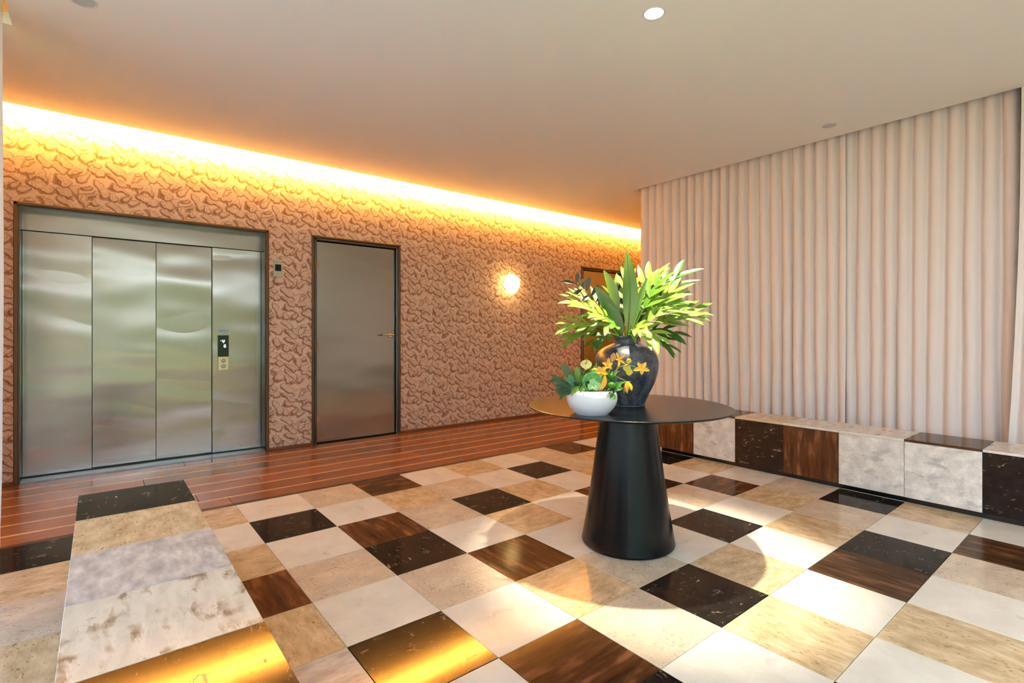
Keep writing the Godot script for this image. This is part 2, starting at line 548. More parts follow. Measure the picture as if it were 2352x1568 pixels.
func room() -> void:
	var w := MB.new()
	wall_piece(w, -8.5, -4.07, 0, 8.0)
	wall_piece(w, -4.07, 0.46, 5.42, 8.0)
	wall_piece(w, 0.46, 1.49, 0, 8.0)
	wall_piece(w, 1.49, 3.98, 5.425, 8.0)
	wall_piece(w, 3.98, 11.49, 0, 8.0)
	wall_piece(w, 11.49, 13.98, 5.425, 8.0)
	wall_piece(w, 13.98, 19.5, 0, 8.0)
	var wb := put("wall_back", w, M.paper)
	tag(wb, "brown and cream agate patterned wallpaper wall behind the elevator", "wall", "", "structure")

	var s := MB.new()
	s.box(Vector3(-8.6, 4, -8.1), Vector3(0.3, 8, 4.5))
	s.box(Vector3(-6.7, 4, -6.0), Vector3(4.0, 8, 0.3))
	s.box(Vector3(-4.85, 7.75, 3.2), Vector3(0.3, 0.9, 18.7))
	tag(put("wall_left", s, M.plaster), "plain wall behind the curtain on the left", "wall", "", "structure")
	s = MB.new()
	s.box(Vector3(19.5, 4, -8.0), Vector3(0.3, 8, 4.6))
	s.box(Vector3(15.0, 4, -5.95), Vector3(9.0, 8, 0.3))
	s.box(Vector3(10.85, 4, 3.2), Vector3(0.3, 8, 18.7))
	tag(put("wall_right", s, M.plaster), "plain wall behind the long pale curtain on the right", "wall", "", "structure")

	# the hung ceiling stops short of the elevator wall and of the curtains; a slab closes the room above it
	var c := MB.new()
	var t := 0.16
	c.box(Vector3(2.985, CH + t / 2, 1.3), Vector3(13.43, t, 21.85))
	c.box(Vector3(-6.15, CH + t / 2, -7.93), Vector3(4.84, t, 3.39))
	c.box(Vector3(14.55, CH + t / 2, -7.87), Vector3(9.7, t, 3.51))
	c.box(Vector3(5.5, 8.1, 1.1), Vector3(29.0, 0.3, 23.5))
	tag(put("ceiling", c, M.ceiling), "smooth white ceiling with a glowing gap along the elevator wall", "ceiling", "", "structure")

	var k := MB.new()
	for r in [[0.46, 1.49], [3.98, 11.49], [13.98, 19.4], [-8.4, -4.07]]:
		k.box(Vector3((r[0] + r[1]) / 2, 0.035, WZ + 0.03), Vector3(r[1] - r[0], 0.07, 0.06), 0.01)
	tag(put("baseboard_back", k, M.skirt), "thin reddish wood skirting at the foot of the wallpaper", "baseboard", "", "structure")

	# glazed front of the lobby, behind the camera
	var fr := base("window_1", Vector3(0, 0, 12.2), "tall glazed front of the lobby behind the viewer", "window", "", "structure")
	var metal := mat(Color(0.10, 0.10, 0.10), 0.4, 0.6)
	for i in 4:
		boxed("mullion", Vector3(-4.6 + i * 3.0, 3.7, 0), Vector3(0.14, 7.4, 0.3), metal, fr, 0.02)
	boxed("rail", Vector3(-0.1, 0.06, 0), Vector3(9.0, 0.12, 0.3), metal, fr, 0.02)
	boxed("rail", Vector3(-0.1, 7.3, 0), Vector3(9.0, 0.2, 0.3), metal, fr, 0.02)
	var glass := mat(Color(1, 1, 1, 0.06), 0.02)
	glass.transparency = BaseMaterial3D.TRANSPARENCY_ALPHA
	for i in 3:
		boxed("pane", Vector3(-4.6 + (i + 0.5) * 3.0, 3.7, 0), Vector3(2.86, 7.1, 0.03), glass, fr)
	# and another along the left side, behind the sheer curtain
	var fl := base("window_2", Vector3(-4.85, 0, 0), "glazed side of the lobby behind the left curtain", "window", "", "structure")
	for i in 6:
		boxed("mullion", Vector3(0, 3.7, -5.8 + i * 3.6), Vector3(0.3, 7.4, 0.14), metal, fl, 0.02)
	for i in 5:
		boxed("pane", Vector3(0, 3.7, -5.8 + (i + 0.5) * 3.6), Vector3(0.03, 7.2, 3.46), glass, fl)
	boxed("rail", Vector3(0, 0.06, 3.2), Vector3(0.3, 0.12, 18.0), metal, fl, 0.02)
	var lin := MB.new()
	lin.box(Vector3(3.0, 7.75, 12.2), Vector3(15.7, 0.75, 0.4))
	lin.box(Vector3(7.7, 4.0, 12.2), Vector3(6.6, 8.0, 0.4))
	tag(put("wall_front", lin, M.plaster), "plain wall above and beside the glazed lobby front", "wall", "", "structure")

# ------------------------------------------------------------------ floor
var tile_mesh := {}
func stone_mesh(turn: int, flip: bool, size := Vector3(0.9955, 0.06, 0.9955), key := "tile") -> Mesh:
	var k := "%s%d%s" % [key, turn, flip]
	if not tile_mesh.has(k):
		var m := MB.new()
		m.box(Vector3.ZERO, size, 0.003, turn, flip)
		tile_mesh[k] = m.mesh()
	return tile_mesh[k]

func pick(kind: String, a: int, b: int) -> StandardMaterial3D:
	var l: Array = M.stones[kind]
	return l[absi(a * 7 + b * 3 + (a * b)) % l.size()]

const KINDS := {"W": "white", "B": "black", "N": "brown", "T": "travertine", "C": "cream", "G": "grey", "O": "gold", "P": "pale"}
# rows of the patchwork, from the wood strip towards the viewer; columns from the left curtain to the bench
const ROWS := [
	"WBNTWCNWTWCNWCW", # row 5
	"BTWWBWTCWBCTWWT", # row 4
	"TCNTWNCBTWTWBWB", # row 3
	"WTBNCBWTWNBWTWC", # row 2
	"NWTTWCNWWWCNWTB", # row 1
	"TWGGBWTCWBWTCWN", # row 0
	"WTBCWNCBTWTCBWT", # row -1
	"TBWTCBWTWNBWTCW", # row -2
	"CWNTWBNWTWCNWTB", # row -3
	"TWCWNTBWCWTBWNC",
	"CBWTWCWNTWBWTCW",
	"WTNWBTCWWTNCWBT",
]

func floor_stones() -> void:
	var f := base("floor", Vector3.ZERO, "patchwork floor of black, white, brown and beige polished stone squares with a wood strip", "floor", "", "structure")
	var bed := MB.new()
	bed.box(Vector3(5.5, -0.16, 1.1), Vector3(28.5, 0.2, 22.5))
	put("screed", bed, mat(Color(0.58, 0.52, 0.46), 0.8), f)
	for r in ROWS.size():
		var b := 5 - r
		for q in ROWS[r].length():
			var a: int = q - 5
			if a > 9: continue
			var kind: String = KINDS[ROWS[r][q]]
			var o := put("tile", stone_mesh(rng.randi() % 4, rng.randf() < 0.5), pick(kind, a, b), f)
			o.position = Vector3(a + 0.5, -0.03, -(b + 0.5)) * U
	# the same stones run on behind the viewer up to the glass
	var extra := {}
	for z in range(6, 8):
		for a in range(-5, 10):
			var kind: String = ["white", "travertine", "black", "white", "cream", "brown", "white"][rng.randi() % 7]
			if not extra.has(kind): extra[kind] = MB.new()
			extra[kind].box(Vector3(a + 0.5, -0.03, z + 0.5), Vector3(0.993, 0.06, 0.993), 0.004)
	for kind in extra:
		var o := put("rear_tile", extra[kind], M.stones[kind][0], f)
		o.set_meta("kind", "stuff")
	# a second wood strip along the glass
	for i in 7:
		boxed("plank", Vector3(3.0, -0.03, 8.29 + i * 0.58), Vector3(15.4, 0.06, 0.52), M.planks[i % 4], f, 0.003)
		boxed("inlay_strip", Vector3(3.0, -0.0298, 8.0 + i * 0.58), Vector3(15.4, 0.06, 0.06), M.inlay, f)
	M.floor_node = f

func wood_floor() -> void:
	var f: Node3D = M.floor_node
	var lines := [-9.95, -9.42, -8.86, -8.27, -7.70, -7.12, -6.56, -6.08]
	for i in lines.size() - 1:
		var z0: float = lines[i]
		var z1: float = lines[i + 1]
		if i > 0:
			boxed("inlay_strip", Vector3(5.5, -0.0298, z0), Vector3(28.0, 0.06, 0.06), M.inlay, f)
		var x := -8.4 - rng.randf() * 3.0
		while x < 19.4:
			var l := 3.0 + rng.randf() * 3.2
			var a := maxf(x, -8.4)
			var b := minf(x + l, 19.4)
			if b - a > 0.1:
				var m := MB.new()
				m.box(Vector3((a + b) / 2, -0.03, (z0 + z1) / 2), Vector3(b - a - 0.008, 0.06, z1 - z0 - 0.062), 0.003)
				put("plank", m, M.planks[rng.randi() % 4], f)
			x += l
	boxed("threshold_strip", Vector3(5.5, -0.0295, -6.04), Vector3(28.0, 0.061, 0.075), M.threshold, f, 0.003)

# ------------------------------------------------------------------ elevator
func bowed(x0: float, x1: float, y0: float, y1: float, z: float, s: int, amp := 1.0, depth := 0.06) -> MB:
	# sheet steel is never quite flat: long shallow bends, mostly from top to bottom
	var f := FastNoiseLite.new()
	f.seed = s
	f.frequency = 0.35
	f.fractal_octaves = 2
	var m := MB.new()
	var rows := []
	var ny := 60
	var nx := 14
	for i in ny + 1:
		var row := PackedVector3Array()
		for j in nx + 1:
			var x := lerpf(x0, x1, j / float(nx))
			var y := lerpf(y0, y1, i / float(ny))
			row.append(Vector3(x, y, z + amp * (0.014 * f.get_noise_2d(x * 0.9 + s, y * 2.2) + 0.002 * sin(y * 9.0 + x * 1.5 + s))))
		rows.append(row)
	m.sheet(rows, Vector3(0, 0, 1), false, false, 1.0, 1.0)
	var c := Vector3((x0 + x1) / 2, (y0 + y1) / 2, z - depth / 2 - 0.006)
	m.box(c, Vector3(x1 - x0, y1 - y0, depth - 0.004))
	return m

func text_mesh(s: String, size: float, depth := 0.002) -> TextMesh:
	var tm := TextMesh.new()
	var f := SystemFont.new()
	f.font_names = ["Droid Sans"]
	f.font_weight = 700
	tm.font = f
	tm.text = s
	tm.font_size = 64
	tm.pixel_size = size * U / 64.0
	tm.depth = depth
	return tm

func elevator() -> void:
	var o := base("elevator", Vector3(-1.8, 0, WZ), "wide brushed steel elevator doorway with four door panels and a steel header", "elevator")
	var dx := 1.8
	# slim dark frame round the opening
	var fr := MB.new()
	fr.box(Vector3(-4.035 + dx, 2.71, -0.02), Vector3(0.07, 5.42, 0.12), 0.012)
	fr.box(Vector3(0.425 + dx, 2.71, -0.02), Vector3(0.07, 5.42, 0.12), 0.012)
	fr.box(Vector3(-1.805 + dx, 5.385, -0.02), Vector3(4.53, 0.07, 0.12), 0.012)
	put("frame", fr, M.bronze, o, "dark bronze edge of the doorway")
	for side in [-1, 1]:
		var x := -4.0 if side < 0 else 0.39
		var j := MB.new()
		j.box(Vector3(x + dx - side * -0.0, 2.68, -0.24), Vector3(0.03, 5.36, 0.44), 0.004)
		put("jamb", j, M.steel_frame, o)
	var so := MB.new()
	so.box(Vector3(-1.8 + dx, 5.34, -0.24), Vector3(4.4, 0.03, 0.44), 0.004)
	put("soffit", so, M.steel_frame, o)
	put("header_panel", bowed(-3.985 + dx, 0.375 + dx, 4.94, 5.33, -0.36, 5, 0.5), M.steel, o)
	var xs := [-3.985, -2.91, -1.793, -0.697, 0.375]
	for i in 4:
		var z := -0.40 if i in [0, 3] else -0.46
		var p := put("door_panel", bowed(xs[i] + 0.006 + dx, xs[i + 1] - 0.006 + dx, 0.045, 4.925, z, 21 + i * 9), M.steel, o)
		if i == 0: p.set_meta("label", "fixed steel panel at the left of the doorway")
		if i == 3: p.set_meta("label", "fixed steel panel carrying the call buttons")
	boxed("gap_back", Vector3(-1.8 + dx, 2.6, -0.60), Vector3(5.2, 6.0, 0.12), M.dark, o)
	boxed("sill", Vector3(-1.8 + dx, 0.008, -0.2), Vector3(4.37, 0.03, 0.42), mat(Color(0.62, 0.66, 0.70), 0.3, 1.0), o, 0.004)
	boxed("sill_groove", Vector3(-1.8 + dx, 0.02, -0.42), Vector3(4.37, 0.03, 0.1), M.dark, o)

	# call panel on the right-hand fixed panel
	var q := base("call_panel", Vector3(-0.465, 2.0, WZ - 0.385), "narrow call panel with black floor display and two round buttons on the steel elevator panel", "call panel")
	boxed("button_plate", Vector3(0, 0.165, 0.012), Vector3(0.226, 0.33, 0.024), M.plate, q, 0.006)
	boxed("display", Vector3(0, 0.585, 0.014), Vector3(0.226, 0.505, 0.028), M.display, q, 0.006)
	for y in [0.226, 0.098]:
		var ring := MB.new()
		ring.lathe(Vector3.ZERO, [Vector2(0.034, 0), Vector2(0.045, 0.0), Vector2(0.045, 0.012), Vector2(0.04, 0.016), Vector2(0.034, 0.012)], 24)
		var bt := put("button", ring, M.steel_frame, q)
		bt.rotation.x = PI / 2
		bt.position = Vector3(0, y, 0.022) * U
		var cap := MB.new()
		cap.lathe(Vector3.ZERO, [Vector2(0.034, 0.0), Vector2(0.033, 0.01), Vector2(0.02, 0.013), Vector2(0.0, 0.014)], 20)
		put("button_cap", cap, M.button, bt)
		var ar := MB.new()
		var sg := 1.0 if y > 0.2 else -1.0
		var z := 0.0155
		ar.tri(Vector3(-0.012, z, sg * 0.006), Vector3(0.012, z, sg * 0.006), Vector3(0, z, -sg * 0.01), Vector3.UP, Vector3.UP, Vector3.UP)
		put("arrow", ar, M.ink_blue, bt)
	# down arrow over the floor number
	var dn := MB.new()
	var c := Vector3(0.0, 0.69, 0.03)
	dn.tri(c + Vector3(-0.034, 0.018, 0), c + Vector3(0.034, 0.018, 0), c + Vector3(0, -0.042, 0), Vector3(0, 0, 1), Vector3(0, 0, 1), Vector3(0, 0, 1))
	dn.box(c + Vector3(-0.018, 0.03, 0), Vector3(0.014, 0.026, 0.004))
	dn.box(c + Vector3(0.018, 0.03, 0), Vector3(0.014, 0.026, 0.004))
	dn.box(c + Vector3(-0.055, 0.02, 0), Vector3(0.01, 0.03, 0.004))
	put("down_arrow", dn, M.glyph, q)
	var six := put("floor_number", text_mesh("6", 0.11), M.glyph, q)
	six.position = Vector3(0.028, 0.58, 0.03) * U

	var lb := base("sign", Vector3(-0.465, 2.912, WZ - 0.388), "small pale blue sign reading SERVIÇO above the elevator call panel", "sign")
	boxed("backing", Vector3(0, 0.036, 0.004), Vector3(0.226, 0.072, 0.012), M.tag_blue, lb, 0.003)
	var tx := put("lettering", text_mesh("SERVIÇO", 0.05), M.ink_blue, lb)
	tx.position = Vector3(0, 0.036, 0.0115) * U

	# floor indicator on the wallpaper
	var w := base("floor_indicator", Vector3(0.668, 4.29, WZ), "small pale steel floor indicator with dark screen on the wallpaper beside the elevator", "indicator")
	boxed("plate", Vector3(0, 0.215, 0.02), Vector3(0.205, 0.43, 0.04), M.pale_plate, w, 0.008)
	boxed("groove", Vector3(0, 0.362, 0.04), Vector3(0.2, 0.008, 0.006), mat(Color(0.25, 0.27, 0.22), 0.6), w)
	boxed("screen", Vector3(0, 0.222, 0.04), Vector3(0.145, 0.165, 0.012), M.display, w, 0.003)
	var kn := MB.new()
	kn.lathe(Vector3.ZERO, [Vector2(0.024, 0), Vector2(0.024, 0.012), Vector2(0.018, 0.018), Vector2(0.008, 0.018), Vector2(0.006, 0.01), Vector2(0, 0.01)], 20)
	var knob := put("key_switch", kn, M.pale_plate, w)
	knob.rotation.x = PI / 2
	knob.position = Vector3(0.003, 0.09, 0.04) * U
	boxed("key_slot", Vector3(0, 0.012, 0), Vector3(0.006, 0.012, 0.012), M.dark, knob)

func service_doors() -> void:
	for k in 2:
		var x0 := 1.49 if k == 0 else 11.49
		var o := base("door_%d" % (k + 1), Vector3(x0 + 1.245, 0, WZ), ["closed brushed steel door with lever handle between elevator and wall lamp", "closed door at the far end of the wallpaper wall behind the plant"][k], "door", "", "structure")
		var w := 1.245
		var a := MB.new()
		for s in [-1, 1]: a.box(Vector3(s * (w - 0.03), 2.712, 0.0), Vector3(0.06, 5.425, 0.12), 0.012)
		a.box(Vector3(0, 5.395, 0.0), Vector3(2.49, 0.06, 0.12), 0.012)
		put("casing", a, M.bronze, o, "dark outer edge of the door frame")
		var b := MB.new()
		for s in [-1, 1]: b.box(Vector3(s * (w - 0.09), 2.68, -0.03), Vector3(0.06, 5.36, 0.16), 0.01)
		b.box(Vector3(0, 5.335, -0.03), Vector3(2.37, 0.06, 0.16), 0.01)
		put("frame", b, M.steel_frame, o, "steel inner door frame")
		boxed("rebate", Vector3(0, 2.6, -0.32), Vector3(2.48, 5.64, 0.2), M.dark, o)
		var leaf := put("leaf", bowed(-w + 0.138, w - 0.138, 0.035, 5.28, -0.06, 77 + k * 5, 0.7), M.steel, o)
		for y in [4.676, 2.516, 0.708]:
			var h := MB.new()
			h.tube([Vector3(-w + 0.135, y - 0.13, 0.055), Vector3(-w + 0.135, y + 0.13, 0.055)], [0.024, 0.024], 10)
			put("hinge", h, M.hinge, o)
		var lv := MB.new()
		var hx := 3.70 - 1.49 - 1.245
		lv.tube([Vector3(hx, 2.835, -0.05), Vector3(hx, 2.835, 0.11)], [0.022, 0.022], 12)
		lv.tube([Vector3(hx + 0.05, 2.835, 0.11), Vector3(hx, 2.837, 0.115), Vector3(hx - 0.15, 2.838, 0.115), Vector3(hx - 0.30, 2.832, 0.105)], [0.024, 0.027, 0.026, 0.02], 12)
		put("lever_handle", lv, M.chrome, o, "polished lever handle")
		var ro := MB.new()
		ro.lathe(Vector3.ZERO, [Vector2(0.065, 0), Vector2(0.065, 0.014), Vector2(0.055, 0.022), Vector2(0.0, 0.022)], 28)
		var rose := put("rose", ro, M.chrome, o)
		rose.rotation.x = PI / 2
		rose.position = Vector3(hx, 2.82, -0.055) * U

# ------------------------------------------------------------------ stone benches
func bench(called: String, label: String, x0: float, z0: float, tops: String, fronts: String, front_side: int) -> void:
	# a run of stone-clad blocks one tile long, floating on a dark recessed plinth
	var n := tops.length()
	var o := base(called, Vector3(x0 + 0.5, 0, z0), label, "bench")
	boxed("plinth", Vector3(0, 0.055, n / 2.0), Vector3(0.84, 0.11, n - 0.16), M.plinth, o, 0.005)
	boxed("core", Vector3(0, 0.58, n / 2.0), Vector3(0.93, 0.92, n - 0.07), M.plinth, o)
	for i in n:
		var t := MB.new()
		t.box(Vector3(0, 1.065, i + 0.5), Vector3(0.996, 0.04, 0.996), 0.003, 1 if front_side > 0 else 0, i % 2 == 1)
		put("top_slab", t, pick(KINDS[tops[i]], i + 1, 2), o)
		for s in [-1, 1]:
			var f := MB.new()
			f.box(Vector3(s * 0.48, 0.57, i + 0.5), Vector3(0.036, 0.945, 0.994), 0.003, 1 if fronts[i] in "NGO" and front_side < 0 else 0, i % 2 == 0)
			put("side_slab", f, pick(KINDS[fronts[i]], i, 3), o)
	for e in [0, 1]:
		var f := MB.new()
		f.box(Vector3(0, 0.57, 0.018 if e == 0 else n - 0.018), Vector3(0.92, 0.945, 0.036), 0.005)
		put("end_slab", f, pick(KINDS[fronts[0 if e == 0 else n - 1]], e, 1), o)

func benches() -> void:
	bench("stone_bench", "long low stone bench of brown, white and black blocks under the right curtain", 7.94, -4.0, "NNTPONOWTB", "NPBNPPBTWB", -1)
	bench("stone_bench", "low stone bench in the left foreground with black, beige, grey and white striped top", -2.97, -3.85, "BTGOBWT", "NTGOBWT", 1)

# ------------------------------------------------------------------ curtains
func curtain(cloth: Material, label: String, x: float, z0: float, z1: float, pitch: float, amp: float, s: int, lean0 := 0.0, lean1 := 0.0, swell := 0.0) -> void:
	var f := FastNoiseLite.new()
	f.seed = s
	f.frequency = 0.5
	var m := MB.new()
	var nz_ := int((z1 - z0) / pitch * 14.0)
	var ny := 26
	var rows := []
	for i in ny + 1:
		var t := i / float(ny)
		var y := lerpf(7.62, 0.03, t)
		var row := PackedVector3Array()
		for j in nz_ + 1:
			var q := j / float(nz_)
			var z := lerpf(z0, z1, q)
			var ph := (z - z0) / pitch + f.get_noise_2d(z * 0.9, t * 0.6 + 7.0) * 0.55 * (0.35 + t)
			var a := amp * (1.0 + 0.55 * f.get_noise_2d(z * 1.6 + 40.0, t * 0.9) * (0.4 + t))
			var wv := sin(TAU * ph)
			var fold := a * (wv * (1.0 - 0.28 * wv * wv)) + 0.03 * f.get_noise_2d(z * 6.0, t * 2.0 + 90.0) * t
			z += lerpf(lean0, lean1, q) * t * t + 0.30 * a * cos(TAU * ph)
			row.append(Vector3(x + fold - swell * t * t, y, z))
		rows.append(row)
	m.sheet(rows, Vector3(-1 if x > 0.0 else 1, 0, 0), false)
	# a second skin a few millimetres behind gives the cloth its thickness
	var o := put("curtain", m, cloth)
	tag(o, label, "curtain")

func curtains() -> void:
	curtain(M.curtain, "long pale sheer curtain in even folds from the corridor corner to the seam", 9.98, -6.08, -0.56, 0.252, 0.078, 3)
	curtain(M.curtain, "second pale sheer curtain along the right wall, from the seam to the red box", 10.03, -0.68, 2.16, 0.252, 0.078, 4)
	curtain(M.curtain, "nearest pale curtain at the right edge, its hem drawn towards the bench", 9.70, 2.22, 5.6, 0.26, 0.07, 5, -0.20, 0.0, 0.1)
	curtain(M.sheer, "white curtain edge hanging at the far left beside the elevator", -3.88, -6.05, 5.5, 0.26, 0.11, 6)
	var rb := base("alarm_box", Vector3(10.32, 5.5, 2.11), "small dark red wall box half hidden by the right curtain", "alarm box")
	boxed("box", Vector3(0.1, 0.2, 0), Vector3(0.2, 0.4, 0.22), M.red, rb, 0.02)
	boxed("cover", Vector3(-0.01, 0.2, 0), Vector3(0.03, 0.3, 0.16), mat(Color(0.5, 0.2, 0.2), 0.3), rb, 0.01)

# ------------------------------------------------------------------ ceiling lights and wall lamp
func downlight(x: float, z: float, lit: bool, label: String, flood := false) -> void:
	var o := base("ceiling_downlight", Vector3(x, CH, z), label, "downlight")
	var ring := MB.new()
	ring.lathe(Vector3.ZERO, [Vector2(0.124, -0.002), Vector2(0.138, -0.012), Vector2(0.150, 0.0), Vector2(0.14, 0.01), Vector2(0.12, 0.05)], 40)
	put("trim_ring", ring, mat(Color(0.85, 0.84, 0.82), 0.4), o)
	var lens := MB.new()
	lens.lathe(Vector3.ZERO, [Vector2(0.0, -0.006), Vector2(0.08, -0.006), Vector2(0.124, -0.003)], 32)
	var lm := mat(Color(0.75, 0.78, 0.80), 0.2)
	if lit:
		lm.emission_enabled = true
		lm.emission = WARM
		lm.emission_energy_multiplier = 6.0
	put("lamp_lens", lens, lm, o)
	if lit:
		var l := SpotLight3D.new()
		l.name = "spot_light"
		o.add_child(l)
		l.position = Vector3(0, -0.05, 0) * U
		l.rotation.x = -PI / 2
		l.spot_angle = 21.0 if not flood else 52.0
		l.spot_angle_attenuation = 0.6 if not flood else 1.0
		l.spot_range = 12.0
		l.light_color = WARM
		l.light_energy = FLOOD if flood else SPOT
		l.light_size = 0.035
		l.shadow_enabled = true

func ceiling_fittings() -> void:
	downlight(2.989, -0.508, true, "glowing round recessed downlight in the ceiling above the table")
	downlight(8.93, -0.504, false, "unlit round recessed downlight in the ceiling near the right curtain")
	downlight(-2.95, -4.94, false, "unlit round recessed downlight at the top left edge of the ceiling")
	# the same grid of lamps goes on behind the viewer
	for p in [[2.99, 8.35, "before the middle of the lobby front"], [-2.95, 8.35, "before the left end of the lobby front"]]:
		downlight(p[0], p[1], true, "lit round recessed downlight in the ceiling " + p[2], true)
	# crumpled glass wall lamp
	var o := base("wall_lamp", Vector3(7.96, 4.53, WZ), "glowing lumpy glass wall lamp on the wallpaper between the two doors", "wall lamp")
	var back := MB.new()
	back.lathe(Vector3.ZERO, [Vector2(0.2, 0), Vector2(0.2, 0.05), Vector2(0.17, 0.07), Vector2(0.0, 0.07)], 28)
	var bp := put("back_plate", back, mat(Color(0.75, 0.55, 0.25), 0.25, 1.0), o)
	bp.rotation.x = PI / 2
	var f := FastNoiseLite.new()
	f.seed = 9
	f.frequency = 1.6
	var m := MB.new()
	var rows := []
	for i in 17:
		var row := PackedVector3Array()
		var th := PI * i / 16.0
		for j in 33:
			var ph := TAU * j / 32.0
			var d := Vector3(sin(th) * cos(ph), cos(th), sin(th) * sin(ph))
			var r := 0.30 * (1.0 + 0.32 * f.get_noise_3dv(d * 1.4) + 0.10 * f.get_noise_3dv(d * 5.0))
			row.append(Vector3(d.x * r * 1.05, d.y * r, 0.2 + d.z * r * 0.5))
		rows.append(row)
	m.sheet(rows, Vector3(0, 0, 0.2), true, true)
	var gm := mat(Color(1.0, 0.93, 0.75), 0.1)
	gm.emission_enabled = true
	gm.emission = Color(1.0, 0.86, 0.55)
	gm.emission_energy_multiplier = 5.0
	put("glass_bulb", m, gm, o)
	var l := OmniLight3D.new()
	l.name = "lamp_light"
	o.add_child(l)
	l.position = Vector3(0, 0, 0.22) * U
	l.light_color = Color(1.0, 0.76, 0.42)
	l.light_energy = 0.025
	l.omni_range = 12.0
	l.light_size = 0.04
	l.shadow_enabled = true

# ------------------------------------------------------------------ table, vase, bowl and plants
func table_and_plants() -> void:
	var o := base("round_table", Vector3(2.953, 0, -0.915), "round black wooden table on a flared cone pedestal", "table")
	var top := MB.new()
	top.lathe(Vector3.ZERO, [Vector2(0.0, 1.84), Vector2(0.9, 1.84), Vector2(1.25, 1.852), Vector2(1.36, 1.872), Vector2(1.376, 1.882), Vector2(1.379, 1.89), Vector2(1.374, 1.897), Vector2(1.362, 1.9), Vector2(0.7, 1.9), Vector2(0.0, 1.9)], 96)
	# planar grain over the top
	for i in top.t.size(): top.t[i] = Vector2(top.v[i].x * 0.35 + 0.5, top.v[i].z * 0.35 + 0.5)
	put("tabletop", top, M.blackwood, o)
	var ped := MB.new()
	ped.lathe(Vector3.ZERO, [Vector2(0.0, 0.002), Vector2(0.60, 0.002), Vector2(0.622, 0.008), Vector2(0.634, 0.022), Vector2(0.634, 0.045), Vector2(0.612, 0.16), Vector2(0.555, 0.5), Vector2(0.495, 0.9), Vector2(0.44, 1.3), Vector2(0.385, 1.7), Vector2(0.37, 1.84)], 96, 3.0, 1.0)
	for i in ped.t.size(): ped.t[i] = Vector2(ped.t[i].y * 0.9, ped.t[i].x * 0.66)
	put("pedestal", ped, M.blackwood, o)

	# dark glazed vase
	var vc := Vector3(2.955, 1.9, -0.945)
	var vm := mat(Color.WHITE, 0.32, 0.0, clay_tex())
	var vs := base("vase", vc, "large dark weathered clay vase holding the tall leaves", "vase")
	var vb := MB.new()
	vb.lathe(Vector3.ZERO, smooth_profile([Vector2(0.0, 0.0), Vector2(0.235, 0.0), Vector2(0.25, 0.012), Vector2(0.262, 0.05), Vector2(0.30, 0.14), Vector2(0.345, 0.23), Vector2(0.39, 0.33), Vector2(0.425, 0.45), Vector2(0.439, 0.56), Vector2(0.43, 0.64), Vector2(0.395, 0.72), Vector2(0.32, 0.79), Vector2(0.22, 0.838), Vector2(0.175, 0.855)]), 64, 2.0, 1.0)
	put("body", vb, vm, vs)
	var vn := MB.new()
	vn.lathe(Vector3.ZERO, [Vector2(0.176, 0.885), Vector2(0.168, 0.92), Vector2(0.166, 0.95), Vector2(0.178, 0.965), Vector2(0.186, 0.98), Vector2(0.182, 0.995), Vector2(0.168, 1.0), Vector2(0.155, 0.99), Vector2(0.150, 0.94), Vector2(0.158, 0.88), Vector2(0.2, 0.84)], 48)
	for i in vn.v.size(): vn.v[i].y -= 0.04
	put("neck", vn, vm, vs)

	# white bowl
	var bc := Vector3(1.985, 1.9, -0.70)
	var bw := base("bowl", bc, "round glossy white bowl planted with small flowers on the table", "bowl")
	var bm := MB.new()
	bm.lathe(Vector3.ZERO, smooth_profile([Vector2(0.0, 0.0), Vector2(0.185, 0.0), Vector2(0.205, 0.008), Vector2(0.235, 0.035), Vector2(0.275, 0.085), Vector2(0.303, 0.14), Vector2(0.313, 0.19), Vector2(0.308, 0.245), Vector2(0.293, 0.285), Vector2(0.285, 0.298), Vector2(0.276, 0.3), Vector2(0.268, 0.292), Vector2(0.275, 0.26), Vector2(0.28, 0.20)]), 72)
	put("shell", bm, mat(Color(0.90, 0.90, 0.92), 0.08), bw)
	var soil := MB.new()
	soil.lathe(Vector3.ZERO, [Vector2(0.283, 0.22), Vector2(0.2, 0.245), Vector2(0.0, 0.26)], 32)
	put("soil", soil, mat(Color(0.06, 0.045, 0.035), 0.95), bw)
	tall_leaves(vc)
	bowl_plants(bc)

func smooth_profile(p: Array) -> Array:
	var c := Curve2D.new()
	for i in p.size():
		var d: Vector2 = (p[mini(i + 1, p.size() - 1)] - p[maxi(i - 1, 0)]) / 6.0
		c.add_point(p[i], -d, d)
	var out := []
	for i in p.size() - 1:
		for k in 3: out.append(c.sample(i, k / 3.0))
	out.append(p[-1])
	return out

func clay_tex() -> ImageTexture:
	var n := 512
	var a := nz(71, 0.012, n, n, 5, 1, 1, 20.0)
	var b := nz(72, 0.05, n, n, 4, 1, 1, 20.0)
	var c := nz(73, 0.006, n, n, 4, 1, 1, 70.0)
	var d := nz(74, 0.2, n, n, 2)
	var out := PackedByteArray()
	out.resize(n * n * 3)
	for i in n * n:
		var A := a[i] / 255.0
		var s := maxf(0.0, 1.0 - absf(c[i] / 255.0 - 0.5) * 90.0) * clampf((A - 0.45) * 4.0, 0.0, 1.0) * 45.0
		s += clampf((d[i] / 255.0 - 0.86) * 8.0, 0.0, 1.0) * 40.0 * A
		var f := (A - 0.5) * 60.0 + (b[i] / 255.0 - 0.5) * 50.0 + s
		out[i * 3] = c8(66.0 + f); out[i * 3 + 1] = c8(71.0 + f); out[i * 3 + 2] = c8(80.0 + f)
	return stamp(out, n, n)

